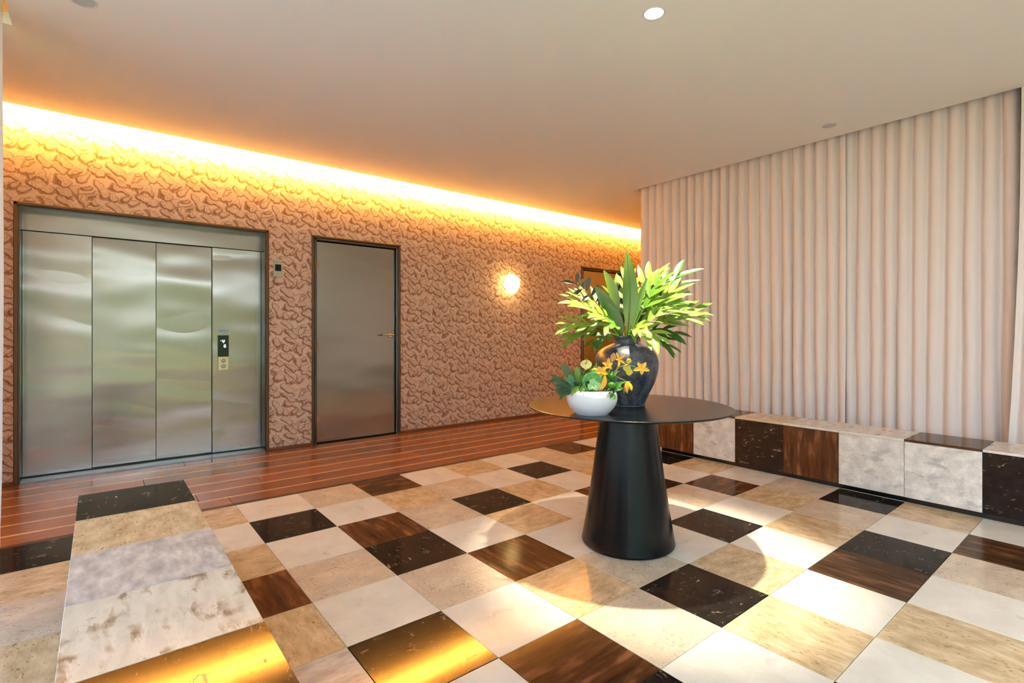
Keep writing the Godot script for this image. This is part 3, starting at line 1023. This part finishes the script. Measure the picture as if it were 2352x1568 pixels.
const RT := Vector3(0.7801, 0.0, 0.6257)      # across the table, from the bowl towards the bench
const TW := Vector3(-0.6257, 0.0, 0.7801)     # from the table towards the left bench
func at(r: float, u: float, w: float) -> Vector3:
	return RT * r + Vector3.UP * u + TW * w

func bez(p: Array, t: float) -> Vector3:
	return p[0] * (1 - t) * (1 - t) + p[1] * 2.0 * t * (1 - t) + p[2] * t * t

func bez_d(p: Array, t: float) -> Vector3:
	return ((p[1] - p[0]) * (1 - t) + (p[2] - p[1]) * t).normalized()

# a leaf blade along a curve, folded a little at its midrib
func blade(m: MB, p: Array, face: Vector3, w: float, t0 := 0.0, fold := 0.2, peak := 0.4, wave := 0.0, nseg := 12, blunt := 0.0) -> void:
	var rows := []
	for i in nseg + 1:
		var q := i / float(nseg)
		var t := lerpf(t0, 1.0, q)
		var c := bez(p, t)
		var d := bez_d(p, t)
		var side := d.cross(face).normalized()
		var up := side.cross(d).normalized()
		var prof := pow(sin(PI * pow(q, log(0.5) / log(peak))), 0.8) if q > 0.0 and q < 1.0 else 0.0
		prof = maxf(prof, blunt * (1.0 - q) * 0.5)
		var hw := w * 0.5 * prof + 0.0015
		var row := PackedVector3Array()
		for k in [-1.0, -0.5, 0.0, 0.5, 1.0]:
			row.append(c + side * hw * k + up * (absf(k) * hw * fold + wave * sin(q * 15.0 + k * 2.0) * absf(k) * hw))
		rows.append(row)
	m.sheet(rows, face)

# a leaf cut into fingers, as on the tall bunch in the vase
func lobed(m: MB, p: Array, face: Vector3, width: float, lobes: int, t0 := 0.3, s := 0) -> void:
	var g := RandomNumberGenerator.new()
	g.seed = s + 5
	blade(m, p, face, width * 0.34, t0, 0.15, 0.45, 0.0, 14)
	var total: float = p[0].distance_to(p[1]) + p[1].distance_to(p[2])
	lobes = maxi(3, lobes - 2)
	for i in lobes:
		var q := (i + 0.4) / lobes
		var t := lerpf(t0 + 0.02, 0.88, q)
		var c := bez(p, t)
		var d := bez_d(p, t)
		for sg in [-1.0, 1.0]:
			var side: Vector3 = d.cross(face).normalized() * sg
			var ang := lerpf(0.45, 1.15, q) + g.randf_range(-0.15, 0.15)
			var dir := (side * cos(ang) + d * sin(ang) + face * 0.12).normalized()
			var l := width * (0.62 + 0.38 * sin(PI * clampf(q * 0.9 + 0.1, 0, 1))) * g.randf_range(0.85, 1.15)
			l = minf(l * 1.25, total * 0.42)
			var droop := Vector3.DOWN * l * g.randf_range(0.02, 0.2)
			var fp := [c - dir * l * 0.05, c + dir * l * 0.5 + face * l * 0.06, c + dir * l + d * l * 0.22 + droop]
			blade(m, fp, face, minf(l * 0.36, 0.085) * g.randf_range(0.85, 1.1), 0.0, 0.22, 0.5, 0.0, 8, 0.7)

func leaf_mat(c: Color, back := 0.35, rough := 0.45) -> StandardMaterial3D:
	var m := mat(c, rough)
	m.backlight_enabled = true
	m.backlight = Color(back, back, back)
	return m

func tall_leaves(vc: Vector3) -> void:
	var lime := leaf_mat(Color(0.50, 0.62, 0.17), 0.55)
	var fresh := leaf_mat(Color(0.34, 0.52, 0.12), 0.45)
	var deep := leaf_mat(Color(0.15, 0.36, 0.07), 0.3, 0.38)
	var mouth := Vector3(0, 0.94, 0)
	var o := base("leaf_bunch", vc, "bunch of fingered green leaves fanning out of the dark vase", "leaves")
	# tip across, tip up, tip forward, arch, width, lobes, tone  (measured from the mouth of the vase)
	var list := [
		[0.90, 0.95, -0.10, 0.25, 0.34, 4, 2], [1.11, 0.34, 0.05, 0.22, 0.30, 6, 1], [0.92, 0.22, 0.25, 0.26, 0.28, 6, 0],
		[0.79, -0.05, 0.10, 0.30, 0.22, 5, 2], [0.66, -0.27, 0.15, 0.34, 0.20, 4, 2], [0.38, -0.12, 0.45, 0.30, 0.22, 5, 0],
		[-0.82, 0.48, 0.10, 0.25, 0.30, 6, 0], [-0.97, 0.10, 0.15, 0.28, 0.24, 6, 0], [-0.90, -0.10, 0.05, 0.34, 0.24, 5, 1],
		[-0.52, -0.16, 0.20, 0.30, 0.20, 4, 2], [-0.72, 0.62, -0.10, 0.16, 0.26, 6, 0], [0.44, 0.94, -0.15, 0.10, 0.32, 6, 0],
		[0.62, 0.86, -0.30, 0.14, 0.32, 6, 0], [0.52, 0.84, 0.05, 0.12, 0.26, 5, 1], [0.70, 0.66, 0.12, 0.18, 0.30, 6, 0],
		[0.74, 0.50, 0.30, 0.20, 0.28, 6, 1], [0.10, 0.92, -0.25, 0.05, 0.26, 6, 0], [-0.15, 0.80, -0.30, 0.05, 0.26, 5, 1],
		[0.30, 0.62, -0.35, 0.10, 0.30, 6, 1], [-0.55, 0.30, 0.32, 0.22, 0.26, 5, 0], [0.55, 0.30, 0.40, 0.22, 0.26, 5, 0],
		[-0.40, 0.10, 0.42, 0.26, 0.22, 5, 1], [0.12, 0.02, 0.46, 0.24, 0.16, 4, 0], [0.35, 0.30, -0.45, 0.2, 0.28, 5, 2], [-0.40, 0.34, -0.40, 0.2, 0.28, 5, 2],
	]
	for i in list.size():
		var e: Array = list[i]
		var tip := mouth + at(e[0], e[1], e[2])
		var mid := mouth + at(e[0] * 0.5, e[1] * 0.5 + e[3], e[2] * 0.55)
		var p := [mouth + at(e[0] * 0.06, -0.08, e[2] * 0.06), mid, tip]
		var m := MB.new()
		var face := (Vector3.UP * 0.75 + TW * 0.55 + RT * rng.randf_range(-0.35, 0.35)).normalized()
		lobed(m, p, face, e[4], e[5], 0.36, i * 13)
		var leaf := put("leaf", m, [lime, fresh, deep][e[6]], o)
		var st := MB.new()
		var pts := []
		var rad := []
		for k in 7:
			pts.append(bez(p, k / 6.0 * 0.5)); rad.append(lerpf(0.013, 0.007, k / 6.0))
		st.tube(pts, rad, 6)
		put("stalk", st, fresh, leaf)
	# plain undivided blades low in the bunch
	for e in [[-0.46, 0.72, 0.10, 0.0, 0.19], [-0.36, 0.50, 0.22, 0.02, 0.16], [0.06, -0.08, 0.30, 0.22, 0.12], [0.30, 0.84, 0.0, 0.0, 0.10], [0.78, 0.72, -0.05, 0.05, 0.10]]:
		var p := [mouth + at(e[0] * 0.1, -0.05, e[2] * 0.1), mouth + at(e[0] * 0.45, e[1] * 0.55 + e[3], e[2] * 0.7), mouth + at(e[0], e[1], e[2])]
		var m := MB.new()
		blade(m, p, (TW + Vector3.UP * 0.3 + RT * 0.2 * signf(e[0])).normalized(), e[4], 0.1, 0.25, 0.45, 0.03, 14)
		put("leaf", m, deep if e[4] > 0.15 else fresh, o)

	var big := base("paddle_leaf", vc + Vector3(0, 0.9, 0), "tall upright dark green pointed leaf standing in the middle of the vase", "leaf")
	var bp := [at(0.0, 0.0, 0.02), at(0.02, 0.62, 0.36), at(-0.045, 1.21, 0.22)]
	var bm := MB.new()
	blade(bm, bp, TW, 0.205, 0.16, 0.16, 0.40, 0.02, 24, 1.1)
	put("blade", bm, leaf_mat(Color(0.24, 0.45, 0.08), 0.4, 0.5), big)
	var rib := MB.new()
	var rp := []
	var rr := []
	for k in 15:
		rp.append(bez(bp, k / 14.0) + TW * 0.004); rr.append(lerpf(0.014, 0.002, k / 14.0))
	rib.tube(rp, rr, 6)
	put("midrib", rib, leaf_mat(Color(0.40, 0.48, 0.16), 0.2), big)

	var pl := base("folded_leaf", vc + Vector3(0, 0.9, 0), "pointed two-toned green leaf rising left of the tall paddle leaf", "leaf")
	var fm := MB.new()
	blade(fm, [at(-0.05, 0.05, 0.0), at(-0.16, 0.55, 0.05), at(-0.31, 0.99, -0.05)], (TW + RT * 0.5).normalized(), 0.17, 0.3, 0.6, 0.5, 0.0, 16)
	put("blade", fm, leaf_mat(Color(0.30, 0.40, 0.14), 0.3, 0.4), pl)

	var sp := base("dark_sprig", vc + Vector3(0, 0.9, 0), "thin dark twig with small oval blackish leaves reaching left out of the vase", "sprig")
	var tw := MB.new()
	var tp := [at(-0.05, 0.05, 0.0), at(-0.35, 0.52, -0.05), at(-0.72, 0.80, 0.0)]
	var tpts := []
	var trad := []
	for k in 11:
		tpts.append(bez(tp, k / 10.0)); trad.append(lerpf(0.009, 0.004, k / 10.0))
	tw.tube(tpts, trad, 6)
	put("twig", tw, mat(Color(0.16, 0.11, 0.05), 0.6), sp)
	var olive := leaf_mat(Color(0.22, 0.22, 0.08), 0.2, 0.35)
	var dkl := leaf_mat(Color(0.06, 0.08, 0.05), 0.1, 0.3)
	for e in [[0.97, -0.20, 0.03, 1], [0.97, 0.02, 0.16, 0], [0.92, 0.08, 0.10, 0], [0.85, -0.14, -0.10, 1], [0.85, 0.12, 0.17, 0], [0.78, 0.06, 0.20, 0], [0.72, -0.10, -0.10, 1], [0.68, 0.10, 0.16, 1], [0.6, -0.12, 0.10, 0], [0.58, 0.12, 0.10, 1], [0.9, -0.06, 0.02, 0]]:
		var c := bez(tp, e[0])
		var m := MB.new()
		var tip: Vector3 = c + at(e[1], e[2], rng.randf_range(-0.05, 0.08))
		blade(m, [c, (c + tip) * 0.5 + Vector3.UP * 0.02, tip], (TW + Vector3.UP * 0.4).normalized(), 0.055, 0.0, 0.2, 0.55, 0.0, 8)
		put("leaf", m, dkl if e[3] == 1 else olive, sp)

func petal_star(o: Node3D, c: Vector3, face: Vector3, r: float, n: int, w: float, material: Material, spin := 0.0, cup := 0.1, called := "petal") -> void:
	var a := face.cross(Vector3.UP if absf(face.y) < 0.9 else Vector3.RIGHT).normalized()
	var b := face.cross(a).normalized()
	for k in n:
		var an := spin + TAU * k / n
		var d := a * cos(an) + b * sin(an)
		var m := MB.new()
		var rk := r * rng.randf_range(0.72, 1.08)
		var ck := cup * rng.randf_range(-0.5, 2.6)
		blade(m, [c, c + d * rk * 0.5 + face * rk * ck, c + d * rk + face * rk * ck * 1.5], face, w, 0.0, 0.25, 0.45, 0.0, 8, 0.5)
		put(called, m, material, o)

func stem(o: Node3D, p: Array, r0: float, r1: float, material: Material) -> void:
	var m := MB.new()
	var pts := []
	var rad := []
	for k in 9:
		pts.append(bez(p, k / 8.0)); rad.append(lerpf(r0, r1, k / 8.0))
	m.tube(pts, rad, 7)
	put("stem", m, material, o)

func bowl_plants(bc: Vector3) -> void:
	# offsets measured from the middle of the bowl's foot: across, up, towards the viewer
	var green := leaf_mat(Color(0.24, 0.52, 0.10), 0.35)
	var deep := leaf_mat(Color(0.09, 0.27, 0.09), 0.25, 0.42)
	var teal := leaf_mat(Color(0.08, 0.33, 0.22), 0.2, 0.4)
	var yel := leaf_mat(Color(0.93, 0.66, 0.07), 0.3, 0.45)
	var lemon := leaf_mat(Color(0.78, 0.72, 0.12), 0.35, 0.45)
	var cream := leaf_mat(Color(0.90, 0.84, 0.55), 0.25, 0.35)
	var twig := leaf_mat(Color(0.38, 0.48, 0.12), 0.2, 0.4)

	# anthurium
	var an := base("anthurium_flower", bc + Vector3(0, 0.25, 0), "cream heart-shaped anthurium flower standing in the white bowl", "flower")
	stem(an, [at(-0.12, 0.0, 0.0), at(-0.13, 0.22, 0.02), at(-0.085, 0.33, 0.06)], 0.008, 0.006, twig)
	var hm := MB.new()
	var rows := []
	var hc := at(-0.085, 0.37, 0.08)
	for i in 9:
		var q := i / 8.0
		var row := PackedVector3Array()
		for j in 33:
			var th := TAU * j / 32.0
			var x := 16.0 * pow(sin(th), 3.0) / 16.0
			var y := (14.0 * cos(th) - 3.0 * cos(2 * th) - 1.2 * cos(3 * th)) / 16.0
			row.append(hc + at(x * 0.072 * q, (y * 0.078 + 0.004 - 0.02 * absf(x)) * q, 0.02 * q * q - 0.01 + 0.012 * (absf(x) * q)))
		rows.append(row)
	hm.sheet(rows, TW + Vector3.UP * 0.2)
	put("spathe", hm, cream, an)
	stem(an, [hc, hc + at(0.0, 0.03, 0.03), hc + at(0.01, 0.07, 0.04)], 0.008, 0.005, lemon)

	# ornamental cabbage rosette
	var ro := base("cabbage_rosette", bc + at(-0.02, 0.41, 0.13), "round blue green leafy rosette at the front of the white bowl", "rosette")
	var pale := leaf_mat(Color(0.62, 0.78, 0.52), 0.25, 0.5)
	var jade := leaf_mat(Color(0.33, 0.62, 0.32), 0.3, 0.45)
	for ring in 3:
		var cnt: int = [5, 7, 8][ring]
		for k in cnt:
			var an2 := TAU * (k + ring * 0.4) / cnt
			var d := RT * cos(an2) + Vector3.UP * sin(an2)
			var rr: float = [0.045, 0.085, 0.125][ring]
			var m := MB.new()
			blade(m, [TW * 0.03 * (2 - ring), d * rr * 0.55 + TW * (0.07 - ring * 0.015), d * rr + TW * (0.075 - ring * 0.03)], (TW + d * -0.3).normalized(), rr * 1.05, 0.0, 0.3, 0.62, 0.08, 9, 0.5)
			put("leaf", m, pale if ring == 0 else jade, ro)
	for e in [[0.05, -0.10], [0.09, -0.06], [-0.05, -0.09]]:
		var m := MB.new()
		blade(m, [TW * 0.05, at(e[0] * 0.6, e[1] * 0.5, 0.10), at(e[0], e[1], 0.09)], TW, 0.07, 0.0, 0.3, 0.6, 0.0, 8, 0.5)
		put("leaf", m, pale, ro)

	# button chrysanthemums
	for e in [[0.205, 0.40, 0.20, 0.052, Color(0.25, 0.52, 0.08), "green button flower lowest at the right side of the white bowl"], [0.225, 0.50, 0.06, 0.06, Color(0.24, 0.50, 0.07), "round green button flower above the dark leaves at the right of the bowl"], [0.03, 0.56, 0.02, 0.05, Color(0.55, 0.66, 0.08), "yellow green button flower behind the leafy rosette"]]:
		var b := base("button_flower", bc + at(e[0], e[1] - 0.03, e[2]), e[5], "flower")
		var head := leaf_mat(e[4], 0.2, 0.7)
		var core := MB.new()
		var cr := []
		for i in 9:
			var row := PackedVector3Array()
			for j in 17:
				var th := PI * i / 8.0
				var ph := TAU * j / 16.0
				row.append(Vector3(sin(th) * cos(ph), cos(th), sin(th) * sin(ph)) * e[3] * Vector3(0.9, 0.75, 0.9))
			cr.append(row)
		core.sheet(cr, Vector3.ZERO, true, true)
		put("core", core, head, b)
		var pm := MB.new()
		var g := RandomNumberGenerator.new()
		g.seed = 3
		for k in 90:
			var d := Vector3(g.randfn(), g.randfn(), g.randfn()).normalized()
			if d.dot(TW + Vector3.UP) < -0.5: continue
			var sd: Vector3 = d.cross(Vector3(0.3, 1, 0.2)).normalized() * e[3] * 0.14
			pm.tri(d * e[3] * 0.7 + sd, d * e[3] * 0.7 - sd, d * e[3] * 1.08, d, d, d)
		var fl := put("florets", pm, head, b)
		fl.set_meta("kind", "stuff")
		stem(b, [Vector3.ZERO, at(-0.02, -0.06, -0.02), at(-0.05, -e[1] + 0.30, -0.04)], 0.008, 0.008, twig)

	# yellow orchid sprays
	var oc := base("orchid_spray", bc + Vector3(0, 0.26, 0), "arching spray of yellow star-shaped orchids leaning right from the white bowl", "orchid")
	stem(oc, [at(0.12, 0.0, 0.05), at(0.2, 0.22, 0.06), at(0.34, 0.32, 0.04)], 0.008, 0.007, twig)
	stem(oc, [at(0.34, 0.32, 0.04), at(0.46, 0.37, 0.04), at(0.56, 0.30, 0.06)], 0.007, 0.005, twig)
	stem(oc, [at(0.25, 0.23, 0.05), at(0.33, 0.18, 0.08), at(0.40, 0.155, 0.10)], 0.007, 0.005, twig)
	for fl in [[0.60, 0.31, 0.08, 0.105, 5, 0.3, 0.045], [0.19, 0.35, 0.05, 0.09, 5, 0.9, 0.04], [0.10, 0.27, 0.10, 0.09, 5, 0.2, 0.05], [0.335, 0.415, 0.02, 0.10, 5, 1.3, 0.03]]:
		petal_star(oc, at(fl[0], fl[1], fl[2]), (TW + Vector3.UP * 0.25 + RT * (fl[5] - 0.6) * 0.5).normalized(), fl[3], fl[4], fl[6], yel, fl[5], 0.15)
	# hanging bell
	var bell := at(0.415, 0.145, 0.10)
	for k in 6:
		var an3 := TAU * k / 6.0
		var d := RT * cos(an3) + TW * sin(an3)
		var m := MB.new()
		blade(m, [bell, bell + d * 0.05 + at(0.015, -0.03, 0), bell + d * 0.055 + at(0.02, -0.125 + 0.03 * cos(an3), 0)], d, 0.045, 0.0, 0.2, 0.5, 0.0, 8, 0.6)
		put("petal", m, yel, oc)
	for e in [[0.45, 0.395, 0.035], [0.425, 0.31, 0.05], [0.455, 0.26, 0.045]]:
		var m := MB.new()
		var c := at(e[0], e[1], 0.03)
		blade(m, [c + at(0, -e[2], 0), c + at(0.0, 0, 0.02), c + at(0, e[2], 0)], TW, e[2] * 1.9, 0.0, 0.15, 0.5, 0.0, 10, 0.3)
		put("petal", m, lemon, oc)
	var tan := leaf_mat(Color(0.72, 0.52, 0.25), 0.3, 0.5)
	var tm := MB.new()
	blade(tm, [at(0.235, 0.37, 0.04), at(0.25, 0.43, 0.07), at(0.262, 0.50, 0.06)], (TW + RT * 0.2).normalized(), 0.075, 0.0, 0.2, 0.6, 0.0, 10, 0.5)
	put("petal", tm, tan, oc, "tan striped petal")
	stem(oc, [at(0.18, 0.05, 0.03), at(0.17, 0.2, 0.06), at(0.23, 0.33, 0.05)], 0.007, 0.005, lemon)
	stem(oc, [at(0.26, 0.1, 0.03), at(0.30, 0.28, 0.05), at(0.335, 0.40, 0.02)], 0.006, 0.004, lemon)
	var low := MB.new()
	blade(low, [at(0.05, 0.06, 0.2), at(0.13, 0.12, 0.24), at(0.125, 0.24, 0.2)], TW, 0.06, 0.0, 0.3, 0.5, 0.0, 10, 0.4)
	put("petal", low, yel, oc)

	# foliage of the bowl
	var fo := base("bowl_foliage", bc + Vector3(0, 0.26, 0), "dark green oval and spiky leaves filling the white bowl", "foliage")
	for e in [ # base across, tip across, tip up, forward, width, tone
		[-0.2, -0.39, 0.36, 0.02, 0.105, 1], [-0.18, -0.20, 0.33, 0.06, 0.07, 0], [-0.15, -0.34, 0.18, 0.12, 0.085, 2], [-0.16, -0.20, 0.14, 0.16, 0.06, 1],
		[-0.02, -0.01, 0.37, -0.05, 0.03, 0], [0.03, 0.06, 0.38, 0.0, 0.03, 0], [0.0, 0.035, 0.34, -0.03, 0.045, 1], [-0.05, -0.14, 0.30, 0.0, 0.05, 1], [0.1, 0.34, 0.27, 0.0, 0.035, 0],
		[0.1, 0.49, 0.14, 0.0, 0.025, 0], [0.2, 0.34, 0.12, 0.14, 0.08, 0], [0.18, 0.30, 0.2, 0.1, 0.08, 1], [0.18, 0.37, 0.06, 0.1, 0.07, 0], [0.2, 0.27, 0.04, 0.2, 0.08, 1], [0.15, 0.20, 0.18, 0.16, 0.07, 1],
		[-0.1, -0.16, 0.22, 0.10, 0.07, 0], [-0.06, -0.10, 0.16, 0.2, 0.06, 2], [0.08, 0.10, 0.15, 0.2, 0.06, 0], [0.12, 0.16, 0.26, 0.02, 0.06, 0], [-0.22, -0.30, 0.22, 0.06, 0.07, 0], [0.02, 0.0, 0.28, -0.08, 0.07, 1], [0.12, 0.24, 0.30, -0.06, 0.05, 1],
		[0.17, 0.235, -0.05, 0.27, 0.075, 0], [0.16, 0.17, -0.01, 0.29, 0.06, 1], [-0.1, -0.05, 0.20, 0.1, 0.05, 1], [0.05, 0.02, 0.22, 0.05, 0.06, 1], [-0.12, -0.26, 0.26, -0.05, 0.06, 1],
	]:
		var p := [at(e[0] * 0.8, -0.02, e[3] * 0.5), at(lerpf(e[0], e[1], 0.45), e[2] * 0.6 + 0.05, e[3]), at(e[1], e[2], e[3])]
		var m := MB.new()
		blade(m, p, (TW + Vector3.UP * 0.5).normalized(), e[4], 0.2, 0.2, 0.55, 0.0, 10)
		put("leaf", m, [green, deep, teal][e[5]], fo)
	# hooked fleshy leaves at the left rim
	for e in [[-0.27, 0.03, 0.16, 0.05], [-0.235, 0.07, 0.2, 0.05], [-0.17, 0.08, 0.22, 0.055]]:
		var m := MB.new()
		blade(m, [at(e[0] + 0.10, -0.01, e[2]), at(e[0] + 0.05, 0.16, e[2] + 0.02), at(e[0] - 0.01, e[1] - 0.05, e[2] + 0.05)], (TW + Vector3.UP * 0.2).normalized(), e[3], 0.25, 0.3, 0.6, 0.0, 10)
		put("leaf", m, leaf_mat(Color(0.33, 0.52, 0.10), 0.3), fo)
	# dark ferny twigs at the left
	for k in 3:
		var fp := [at(-0.2, 0.02, 0.05 + 0.05 * k), at(-0.32, 0.14 - 0.04 * k, 0.08), at([-0.50, -0.44, -0.40][k], [0.19, 0.06, -0.03][k], 0.06 + 0.04 * k)]
		stem(fo, fp, 0.007, 0.004, deep)
		for i in 9:
			var t := 0.25 + i * 0.082
			var c := bez(fp, t)
			for sg in [-1.0, 1.0]:
				var m := MB.new()
				var d: Vector3 = (bez_d(fp, t) + Vector3.UP * 0.9 * sg + TW * rng.randf_range(-0.3, 0.6)).normalized() * 0.075
				blade(m, [c, c + d * 0.5, c + d], TW, 0.026, 0.0, 0.2, 0.45, 0.0, 5)
				put("leaflet", m, deep if i % 3 else teal, fo)

# ------------------------------------------------------------------ outside, seen only in the steel and the polish
func garden() -> void:
	var lawn := MB.new()
	lawn.box(Vector3(3, -0.3, 44), Vector3(120, 0.3, 63))
	lawn.box(Vector3(-31, -0.3, 0), Vector3(52, 0.3, 25))
	tag(put("lawn", lawn, mat(Color(0.66, 0.61, 0.29), 0.9)), "dry yellowish lawn outside the glazed front", "lawn", "", "structure")
	var path := MB.new()
	path.box(Vector3(3, -0.12, 13.6), Vector3(60, 0.1, 2.2))
	tag(put("path", path, mat(Color(0.62, 0.62, 0.64), 0.8)), "pale paved path outside the glazed front", "path", "", "structure")
	var roof := MB.new()
	roof.box(Vector3(2, 7.8, 16.6), Vector3(20, 0.4, 8.4), 0.02)
	tag(put("canopy", roof, mat(Color(0.75, 0.75, 0.74), 0.8)), "flat pale canopy over the path outside the glazed front", "canopy", "", "structure")
	var f := FastNoiseLite.new()
	f.seed = 31
	f.frequency = 0.6
	var m := MB.new()
	var rows := []
	for i in 15:
		var row := PackedVector3Array()
		var th := PI * i / 14.0
		for j in 161:
			var x := lerpf(-45, 50, j / 160.0)
			var d := Vector3(0, sin(th), -cos(th))
			var hgt := 8.0 + 2.2 * f.get_noise_1d(x * 0.4)
			var k := 1.0 + 0.25 * f.get_noise_3d(x, d.y * 4.0, d.z * 4.0)
			row.append(Vector3(x, d.y * hgt * k - 0.1, 34.0 + d.z * 3.5 * k))
		rows.append(row)
	m.sheet(rows, Vector3(0, 0.5, -1))
	tag(put("hedge", m, mat(Color(0.40, 0.42, 0.27), 0.9)), "tall clipped green hedge across the lawn outside", "hedge")
